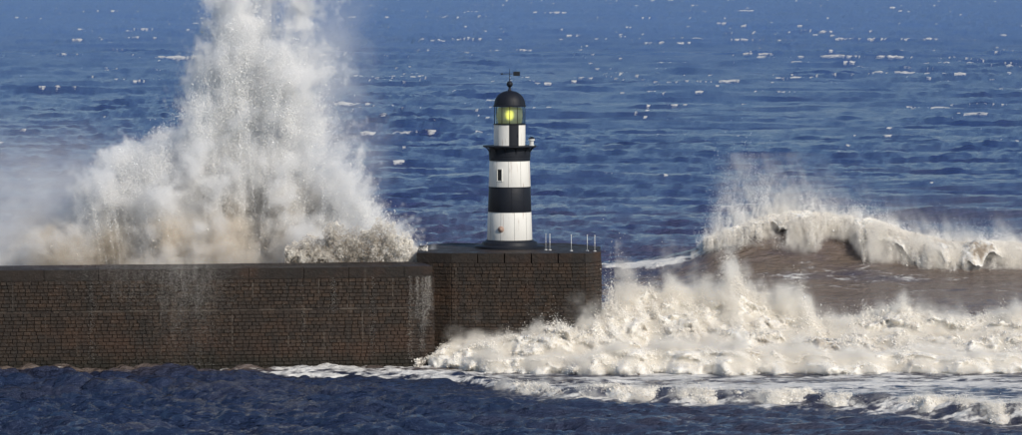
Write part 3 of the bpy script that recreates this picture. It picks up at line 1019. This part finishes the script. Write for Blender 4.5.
def face_jobs(a, b, z0, z1, course, wmin, wmax, batter=0.0, vis=lambda p: 1.0):
    """blocks on the vertical face from a to b (plan points, seen from the -y side)"""
    a = Vector((*a, 0)); b = Vector((*b, 0))
    d = (b - a); L = d.length; d.normalize()
    rz = math.atan2(d.y, d.x)
    nrow = max(1, round((z1 - z0) / course)); ch = (z1 - z0) / nrow
    jobs = []
    for r in range(nrow):
        s = -random.random() * wmin * 0.9
        while s < L:
            w = random.uniform(wmin, wmax)
            s0, s1 = max(s, 0), min(s + w, L)
            if L - s1 < 0.15: s1 = L
            if s1 - s0 > 0.08:
                c = a + d * ((s0 + s1) / 2)
                dep = 0.16
                pr = random.uniform(-0.018, 0.022)
                nrm = Vector((d.y, -d.x, 0))
                c += nrm * (pr + 0.0) + nrm * batter * (z1 - (z0 + (r + 0.5) * ch))
                c.z = z0 + (r + 0.5) * ch
                tilt = random.uniform(-0.02, 0.02)
                mt = (Matrix.Translation(c) @ Matrix.Rotation(rz, 4, 'Z') @ Matrix.Rotation(random.uniform(-.012, .012), 4, 'Y') @ Matrix.Rotation(tilt, 4, 'Z')
                      @ Matrix.Diagonal((s1 - s0 - random.uniform(0.004, 0.018), dep, ch - random.uniform(0.008, 0.024), 1)))
                jobs.append((vis(c), mt))
            s += w
            if s1 == L: break
    return jobs

def prism(name, pts, z0, z1, mat, parent, bevel=0.0, rough=0.0, batter=None):
    bm = bmesh.new()
    lo = [bm.verts.new((p[0], p[1], z0)) for p in pts]
    hi = [bm.verts.new((p[0], p[1], z1)) for p in pts]
    bm.faces.new(lo[::-1]); bm.faces.new(hi)
    n = len(pts)
    for i in range(n):
        bm.faces.new((lo[i], lo[(i + 1) % n], hi[(i + 1) % n], hi[i]))
    bmesh.ops.recalc_face_normals(bm, faces=bm.faces)
    if bevel:
        bmesh.ops.bevel(bm, geom=list(bm.edges), offset=bevel, segments=2, affect='EDGES', profile=0.6)
    if rough:
        for v in bm.verts:
            v.co += Vector((random.uniform(-1, 1), random.uniform(-1, 1), random.uniform(-1, 1))) * rough
    me = bpy.data.meshes.new(name)
    bm.to_mesh(me); bm.free()
    return link_mesh(name, me, mat, parent)

def plan_box(a, b, off_front, off_back):
    """rectangle in plan along a->b from off_front (towards the camera negative) to off_back"""
    a = Vector(a); b = Vector(b); d = (b - a).normalized(); n = Vector((-d.y, d.x))
    return [tuple(a + n * off_front), tuple(b + n * off_front), tuple(b + n * off_back), tuple(a + n * off_back)]

def along(a, b, s):
    a = Vector(a); b = Vector(b); return tuple(a + (b - a).normalized() * s)

def pier_wall():
    A, B = WALL_A, WALL_B
    L = (Vector(B) - Vector(A)).length
    root = empty('pier_wall', ((A[0] + B[0]) / 2, (A[1] + B[1]) / 2 + 2, 0))
    tag(root, 'long dark wet stone block pier wall running below the spray plume', 'pier wall')
    TOP = 5.88
    prism('wall_core', plan_box(A, B, -0.055, 4.6), -4.0, TOP - 0.66, M['mortar'], root)
    # plain parapet course under the top, in long cast lengths
    s = 0.0
    while s < L - 0.05:
        w = min(random.uniform(2.6, 3.6), L - s)
        if L - s - w < 0.8: w = L - s
        dz = random.uniform(-0.012, 0.012)
        prism('coping_slab', plan_box(along(A, B, s + 0.008), along(A, B, s + w - 0.008), -0.06 + random.uniform(-.012, .012), 4.7), TOP - 0.655, TOP + dz, M['coping'], root, 0.03)
        s += w
    # pale string course
    s = 0.0
    while s < L - 0.05:
        w = min(random.uniform(1.0, 1.7), L - s)
        if L - s - w < 0.4: w = L - s
        prism('string_course', plan_box(along(A, B, s + 0.006), along(A, B, s + w - 0.006), -0.07 + random.uniform(-.02, .02), 0.25), 3.37 + random.uniform(-.008, .008), 3.49 + random.uniform(-.008, .008), M['string'], root, 0.015)
        s += w
    # pale lime-filled vertical joints between the bays
    for s_, z0, z1 in ((15.3, 3.5, 5.2), (19.0, 0.7, 3.3), (21.6, 3.5, 5.2), (23.9, 0.9, 3.3), (27.0, 3.5, 5.1), (29.3, 3.5, 5.2), (28.1, 0.6, 3.3), (31.4, 1.2, 3.3), (33.2, 3.5, 5.2),
                       (34.9, 3.5, 5.0), (35.8, 0.8, 3.3), (37.6, 3.5, 5.2), (24.8, 3.6, 4.9), (17.2, 1.5, 3.3), (39.4, 0.9, 5.1)):
        prism('joint_seam', plan_box(along(A, B, s_), along(A, B, s_ + 0.05), -0.115, 0.05), z0, z1, M['seam'], root, 0.008, 0.006)
    vis = lambda p: (1.0 if -30.8 < p.x < -4.6 and p.z > 0.9 else 0.2) + 0.02 * random.random() - 0.001 * abs(p.x + 4)
    jobs = face_jobs(A, B, 3.50, TOP - 0.665, 0.205, 0.26, 0.52, 0, vis)
    jobs += face_jobs(A, B, -0.9, 3.36, 0.213, 0.26, 0.54, 0.0, vis)
    # return face at the outer end
    jobs += face_jobs(B, (B[0] - 0.35, B[1] + 4.4), -0.9, TOP - 0.665, 0.30, 0.42, 0.8, 0, lambda p: 0.1)
    jobs.sort(key=lambda j: -j[0])
    lay_blocks(root, [j[1] for j in jobs])
    return root

HEAD_C = (-0.35, 301.6)
def head_plan(grow=0.0):
    # many-sided head with a broad front towards the camera
    fx = [(-5.55, 296.75), (-3.55, 296.0), (4.35, 296.0), (5.30, 297.4), (5.35, 303.4), (3.6, 307.0), (-4.0, 307.0), (-5.6, 304.0)]
    c = Vector(HEAD_C)
    return [tuple(c + (Vector(p) - c) * (1 + grow / (Vector(p) - c).length)) for p in fx]

def pier_head():
    root = empty('pier_head', (HEAD_C[0], HEAD_C[1], 0))
    tag(root, 'broad stone pier head with coping platform carrying the lighthouse', 'pier head')
    TOP = 6.45
    prism('head_core', head_plan(0.05), -4.0, TOP - 0.6, M['mortar'], root)
    pl = head_plan()
    jobs = []
    for i, v in ((1, 1.0), (0, 0.6), (2, 0.55), (7, 0.1), (3, 0.1)):
        a, b = pl[i], pl[(i + 1) % 8]
        jobs += face_jobs(a, b, -0.9, TOP - 0.61, 0.213, 0.26, 0.54, 0, (lambda vv: (lambda p: vv + 0.02 * random.random() + (0.1 if p.z > 1.6 else -0.5)))(v))
    jobs.sort(key=lambda j: -j[0])
    lay_blocks(root, [j[1] for j in jobs])
    # platform and the ring of coping slabs round its edge
    prism('platform', head_plan(-0.75), TOP - 0.58, TOP - 0.02, M['coping'], root)
    outer, inner = head_plan(0.10), head_plan(-0.74)
    for i in range(8):
        a, b, a2, b2 = (Vector(p) for p in (outer[i], outer[(i + 1) % 8], inner[i], inner[(i + 1) % 8]))
        k = max(1, round((b - a).length / 1.55))
        for j in range(k):
            t0, t1 = j / k + 0.004, (j + 1) / k - 0.004
            pts = [tuple(a.lerp(b, t0)), tuple(a.lerp(b, t1)), tuple(a2.lerp(b2, t1)), tuple(a2.lerp(b2, t0))]
            prism('coping_slab', pts, TOP - 0.60, TOP + random.uniform(-.015, .015), M['coping'], root, 0.03)
    for x_, z0, z1 in ((-3.30, 1.2, 5.6), (-2.05, 2.4, 5.0), (-0.70, 2.6, 4.95), (0.95, 2.5, 5.0), (2.3, 3.0, 5.0), (3.75, 2.4, 5.0)):
        prism('joint_seam', [(x_, 295.90), (x_ + 0.055, 295.90), (x_ + 0.055, 296.05), (x_, 296.05)], z0, z1, M['seam'], root, 0.008, 0.006)
    return root

pier_wall()
pier_head()

# ------------------------------------------------------------------ lighthouse
def lathe(name, prof, mat, parent, seg=48, a0=0.0, a1=2 * math.pi, smooth=True, center=(0, 0)):
    full = abs(a1 - a0 - 2 * math.pi) < 1e-6
    n = seg if full else seg + 1
    V, F = [], []
    for r, z in prof:
        for i in range(n):
            a = a0 + (a1 - a0) * i / seg
            V.append((center[0] + r * math.sin(a), center[1] - r * math.cos(a), z))
    m = len(prof)
    for j in range(m - 1):
        for i in range(seg):
            i2 = (i + 1) % n if full else i + 1
            F.append((j * n + i, j * n + i2, (j + 1) * n + i2, (j + 1) * n + i))
    me = bpy.data.meshes.new(name)
    me.from_pydata(V, [], F)
    bm = bmesh.new(); bm.from_mesh(me)
    bmesh.ops.remove_doubles(bm, verts=bm.verts, dist=1e-5)
    bmesh.ops.recalc_face_normals(bm, faces=bm.faces)
    bm.to_mesh(me); bm.free()
    o = link_mesh(name, me, mat, parent, smooth)
    if smooth:
        try:
            me.set_sharp_from_angle(angle=R(35))
        except Exception:
            pass
    return o

def box(name, loc, size, mat, parent, rz=0.0, bevel=0.0, ry=0.0):
    bm = bmesh.new()
    bmesh.ops.create_cube(bm, size=1.0)
    bmesh.ops.scale(bm, vec=size, verts=bm.verts)
    if bevel:
        bmesh.ops.bevel(bm, geom=list(bm.edges), offset=bevel, segments=2, affect='EDGES')
    bmesh.ops.transform(bm, matrix=Matrix.Translation(loc) @ Matrix.Rotation(rz, 4, 'Z') @ Matrix.Rotation(ry, 4, 'Y'), verts=bm.verts)
    me = bpy.data.meshes.new(name); bm.to_mesh(me); bm.free()
    return link_mesh(name, me, mat, parent)

def rod(name, p0, p1, r0, r1, mat, parent, seg=10):
    p0, p1 = Vector(p0), Vector(p1)
    bm = bmesh.new()
    bmesh.ops.create_cone(bm, segments=seg, radius1=r0, radius2=r1, depth=(p1 - p0).length, cap_ends=True)
    q = (p1 - p0).to_track_quat('Z', 'Y').to_matrix().to_4x4()
    bmesh.ops.transform(bm, matrix=Matrix.Translation((p0 + p1) / 2) @ q, verts=bm.verts)
    me = bpy.data.meshes.new(name); bm.to_mesh(me); bm.free()
    return link_mesh(name, me, mat, parent, True)

def lighthouse():
    cx, cy = -0.08, 302.0
    root = empty('lighthouse', (cx, cy, 6.43))
    tag(root, 'black and white banded cast iron lighthouse with glazed lantern and black dome', 'lighthouse')
    LA = lambda n, prof, mat, parent=root, **k: lathe(n, prof, mat, parent, center=(cx, cy), **k)
    # stepped plinth
    LA('plinth', [(0, 6.42), (2.12, 6.42), (2.12, 6.55), (2.05, 6.60), (1.72, 6.62), (1.66, 6.80), (1.48, 6.88), (1.44, 6.93), (0, 6.93)], M['black'])
    LA('tower_core', [(0, 6.5), (1.30, 6.5), (1.13, 12.6), (0, 12.6)], M['black'])
    rad = lambda z: 1.375 + (z - 6.88) * (1.215 - 1.375) / (11.75 - 6.88)
    # bands of bolted iron plates
    bands = [('white', 6.935, 8.655), ('black', 8.66, 10.145), ('white', 10.15, 11.755)]
    for ci, z0, z1 in bands:
        npl = 10
        off = 0.22 if z0 < 7 else (-0.06 if z0 > 10 else 0.1)
        for k in range(npl):
            a0 = off + 2 * math.pi * k / npl + 0.006
            a1 = off + 2 * math.pi * (k + 1) / npl - 0.006
            r0, r1 = rad(z0), rad(z1)
            prof = [(r0 - 0.10, z0 + 0.004), (r0 - 0.004, z0 + 0.004), (r0, z0 + 0.012), (r1, z1 - 0.012), (r1 - 0.004, z1 - 0.004), (r1 - 0.10, z1 - 0.004)]
            o = LA('iron_plate', prof, M[ci], seg=8, a0=a0, a1=a1)
            o['label'] = 'white painted iron plate' if ci == 'white' else 'black painted iron plate'
        # flange at the joint
        LA('flange', [(r1 - 0.05, z1 - 0.02), (rad(z1) + 0.022, z1 - 0.02), (rad(z1) + 0.022, z1 + 0.025), (rad(z1) - 0.05, z1 + 0.025)], M['black'] if ci == 'black' or z1 > 11 else M['black'])
    # corbelled black band and gallery
    g = LA('gallery', [(1.10, 11.76), (1.245, 11.77), (1.245, 12.0), (1.26, 12.02), (1.26, 12.50), (1.30, 12.55), (1.60, 12.565), (1.62, 12.58), (1.62, 12.66), (0.9, 12.66)], M['black'])
    for k in range(12):
        a = 2 * math.pi * (k + 0.5) / 12 + 0.06
        d = Vector((math.sin(a), -math.cos(a), 0))
        c = Vector((cx, cy, 0))
        pts = [c + d * 1.24 + Vector((0, 0, 12.02)), c + d * 1.30 + Vector((0, 0, 12.30)), c + d * 1.42 + Vector((0, 0, 12.46)), c + d * 1.60 + Vector((0, 0, 12.58))]
        bm = bmesh.new()
        tdir = Vector((d.y, -d.x, 0)) * 0.035
        prev = None
        inner = [q + Vector((0, 0, 0.06)) - d * 0.02 for q in pts]
        rings = []
        for p, q in zip(pts, inner):
            rings.append([bm.verts.new(p + tdir), bm.verts.new(p - tdir), bm.verts.new(q - tdir), bm.verts.new(q + tdir)])
        for r0_, r1_ in zip(rings, rings[1:]):
            for i in range(4):
                bm.faces.new((r0_[i], r0_[(i + 1) % 4], r1_[(i + 1) % 4], r1_[i]))
        bm.faces.new(rings[0]); bm.faces.new(rings[-1][::-1])
        bmesh.ops.recalc_face_normals(bm, faces=bm.faces)
        me = bpy.data.meshes.new('bracket'); bm.to_mesh(me); bm.free()
        o = link_mesh('bracket', me, M['black'], g)
    # lantern base in plates with a black door
    npl = 12
    lr = 0.955
    zl0, zl1 = 12.665, 13.95
    door_a0, door_a1 = -0.03, 0.60
    LA('lantern_core', [(0, zl0), (lr - 0.06, zl0), (lr - 0.06, zl1), (0, zl1)], M['black'])
    segs = [(door_a1 + 0.01, 1.45), (1.46, 2.3), (2.31, 3.15), (3.16, 4.0), (4.01, 4.85), (4.86, 5.5), (5.51, 2 * math.pi + door_a0 - 0.01)]
    for a0, a1 in segs:
        o = LA('iron_plate', [(lr - 0.09, zl0 + .004), (lr, zl0 + .004), (lr, zl1 - .03), (lr - 0.09, zl1 - .03)], M['white'], seg=7, a0=a0, a1=a1)
        o['label'] = 'white painted iron plate'
    dr = LA('lantern_door', [(lr - 0.08, zl0 + .01), (lr + 0.012, zl0 + .01), (lr + 0.012, zl1 - .05), (lr - 0.08, zl1 - .05)], M['black'], seg=7, a0=door_a0, a1=door_a1)
    hd = rod('door_handle', (cx + 0.48, cy - 0.86, 13.2), (cx + 0.48, cy - 0.86, 13.4), 0.02, 0.02, M['black'], dr)
    LA('lantern_sill', [(lr - 0.12, zl1 - 0.028), (lr + 0.03, zl1 - 0.028), (lr + 0.03, zl1 + 0.03), (lr - 0.12, zl1 + 0.03)], M['black'])
    # glazing
    zg0, zg1 = zl1 + 0.03, 15.02
    npan = 12
    for k in range(npan):
        a0 = 2 * math.pi * k / npan + 0.03; a1 = 2 * math.pi * (k + 1) / npan - 0.03
        LA('pane', [(lr - 0.035, zg0), (lr - 0.035, zg1), (lr - 0.047, zg1), (lr - 0.047, zg0), (lr - 0.035, zg0)], M['glass'], seg=4, a0=a0, a1=a1)
        a = 2 * math.pi * k / npan
        p = Vector((cx + (lr - 0.03) * math.sin(a), cy - (lr - 0.03) * math.cos(a), 0))
        rod('glazing_bar', p + Vector((0, 0, zg0 - .01)), p + Vector((0, 0, zg1 + .01)), 0.022, 0.022, M['black'], root, 8)
    LA('lens', [(0, zg0 + 0.02), (0.70, zg0 + 0.02), (0.74, zg0 + 0.12), (0.72, zg0 + 0.13), (0.77, zg0 + 0.28), (0.74, zg0 + 0.29), (0.80, zg0 + 0.5), (0.74, zg0 + 0.71), (0.77, zg0 + 0.72), (0.72, zg0 + 0.87), (0.74, zg0 + 0.88), (0.70, zg0 + 0.98), (0, zg0 + 0.98)], M['lens'])
    lampo = LA('lamp', [(0, zg0 + 0.30), (0.12, zg0 + 0.34), (0.17, zg0 + 0.52), (0.12, zg0 + 0.70), (0, zg0 + 0.76)], M['lamp'], seg=20)
    lampo['label'] = 'glowing yellow green lamp'
    # dome, ball and spire
    prof = [(lr - 0.10, zg1 - 0.01), (lr + 0.045, zg1), (lr + 0.055, zg1 + 0.05), (lr + 0.0, zg1 + 0.10)]
    for i in range(1, 15):
        t = i / 14 * math.pi / 2 * 0.93
        prof.append(((lr - 0.01) * math.cos(t) ** 0.9, zg1 + 0.10 + 0.86 * math.sin(t)))
    prof += [(0.10, zg1 + 1.0), (0.075, zg1 + 1.06), (0.07, zg1 + 1.18), (0.12, zg1 + 1.2)]
    dome = LA('dome', prof, M['black'])
    zb = zg1 + 1.36
    bl = [(0.0, zb - 0.19)] + [(0.19 * math.sin(t), zb - 0.19 * math.cos(t)) for t in np.linspace(0.1, math.pi - 0.1, 12)] + [(0, zb + 0.19)]
    ball = LA('ball_finial', bl, M['black'], seg=20)
    ball.parent = dome; ball.matrix_parent_inverse = Matrix()
    # ribs on the dome
    for k in range(12):
        a = 2 * math.pi * (k + 0.5) / 12
        bm = bmesh.new()
        V1 = []
        for (r, z) in prof[3:18]:
            V1.append(Vector((cx + (r + 0.012) * math.sin(a), cy - (r + 0.012) * math.cos(a), z)))
        td = Vector((math.cos(a), math.sin(a), 0)) * 0.018
        rings = []
        dirv = Vector((math.sin(a), -math.cos(a), 0)) * 0.03
        for p in V1:
            rings.append([bm.verts.new(p + td), bm.verts.new(p - td), bm.verts.new(p - td - dirv), bm.verts.new(p + td - dirv)])
        for q0, q1 in zip(rings, rings[1:]):
            for i in range(4):
                bm.faces.new((q0[i], q0[(i + 1) % 4], q1[(i + 1) % 4], q1[i]))
        me = bpy.data.meshes.new('rib'); bm.to_mesh(me); bm.free()
        o = link_mesh('rib', me, M['black'], dome)
    # weather vane
    vane = rod('weather_vane', (cx, cy, zb + 0.15), (cx, cy, 17.33), 0.028, 0.012, M['black'], root)
    zv = 17.0
    sub = lambda o: o
    sub(rod('vane_arm', (cx - 0.48, cy, zv), (cx + 0.30, cy, zv), 0.018, 0.018, M['black'], vane))
    sub(rod('vane_tip', (cx - 0.60, cy, zv), (cx - 0.42, cy, zv), 0.0, 0.07, M['black'], vane))
    sub(box('vane_tail', (cx + 0.42, cy, zv + 0.01), (0.40, 0.03, 0.26), M['black'], vane))
    sub(rod('vane_cross', (cx, cy - 0.3, zv - 0.22), (cx, cy + 0.3, zv - 0.22), 0.014, 0.014, M['black'], vane))
    # window in the upper white band
    aw = -0.50; zw = 10.9; rw = rad(zw)
    d = Vector((math.sin(aw), -math.cos(aw), 0)); wc = Vector((cx, cy, zw)) + d * (rw - 0.02)
    w = box('window', wc, (0.27, 0.07, 0.66), M['dark_void'], root, rz=aw)
    for nm, dxx, dz, sx, sz in (('window_frame', -0.165, 0, 0.05, 0.76), ('window_frame', 0.165, 0, 0.05, 0.76), ('window_head', 0, 0.365, 0.28, 0.05), ('window_sill', 0, -0.365, 0.42, 0.05)):
        t = Vector((math.cos(aw), math.sin(aw), 0))
        sub(box(nm, wc + t * dxx + Vector((0, 0, dz)) + d * 0.015, (sx, 0.10, sz), M['white'], w, rz=aw))
    # rusty round hatch on the lower white band
    ah = -0.40; zh = 7.62; rh = rad(zh)
    d = Vector((math.sin(ah), -math.cos(ah), 0)); hc = Vector((cx, cy, zh)) + d * (rh - 0.03)
    h = rod('round_hatch', hc, hc + d * 0.09, 0.20, 0.18, M['rust'], root, 24)
    h['label'] = 'rusty red round hatch'
    sub(rod('hatch_boss', hc + d * 0.08, hc + d * 0.13, 0.09, 0.07, M['rust'], h, 12))
    # little lantern standing on the gallery's edge
    lx, ly = cx + 1.33, cy - 0.35
    ll = lathe('fog_lamp', [(0, 12.66), (0.16, 12.66), (0.16, 12.70), (0.12, 12.72), (0.13, 12.95), (0.19, 12.97), (0.19, 13.10), (0.10, 13.16), (0, 13.2)], M['post'], root, seg=16, center=(lx, ly))
    ll['label'] = 'small white lamp on the gallery edge'
    sub(lathe('lamp_cap', [(0, 13.21), (0.04, 13.2), (0.20, 13.10), (0.20, 13.07), (0, 13.07)], M['black'], ll, seg=16, center=(lx, ly)))

lighthouse()

# ------------------------------------------------------------------ railing posts on the head
def posts():
    spec = [(2.10, 299.6, 'thinnest post, inner one of the close pair beside the lighthouse plinth', 'post'),
            (2.34, 299.4, 'white post, outer one of the close pair beside the lighthouse plinth', 'white'),
            (3.62, 298.6, 'white post standing alone midway between lighthouse and end of pier head', 'white'),
            (4.58, 298.6, 'white post second from the outer edge of the pier head', 'white'),
            (5.02, 298.0, 'white post at the outermost edge of the pier head', 'white')]
    for i, (x, y, lab, m) in enumerate(spec):
        h = 0.98
        root = empty('railing_post', (x, y, 6.43))
        tag(root, lab, 'post', 'railing posts on the pier head')
        r = 0.021 if i else 0.015
        rod('base_plate', (x, y, 6.42), (x, y, 6.475), 0.10, 0.10, M['post'], root, 12)
        rod('shaft', (x, y, 6.47), (x, y, 6.43 + h), r, r * 0.9, M['post'], root, 10)
        for zz in (0.5, 0.97):
            rod('rail_eye', (x, y, 6.43 + h * zz - 0.035), (x, y, 6.43 + h * zz + 0.035), r * 1.6, r * 1.6, M['post'], root, 10)
posts()
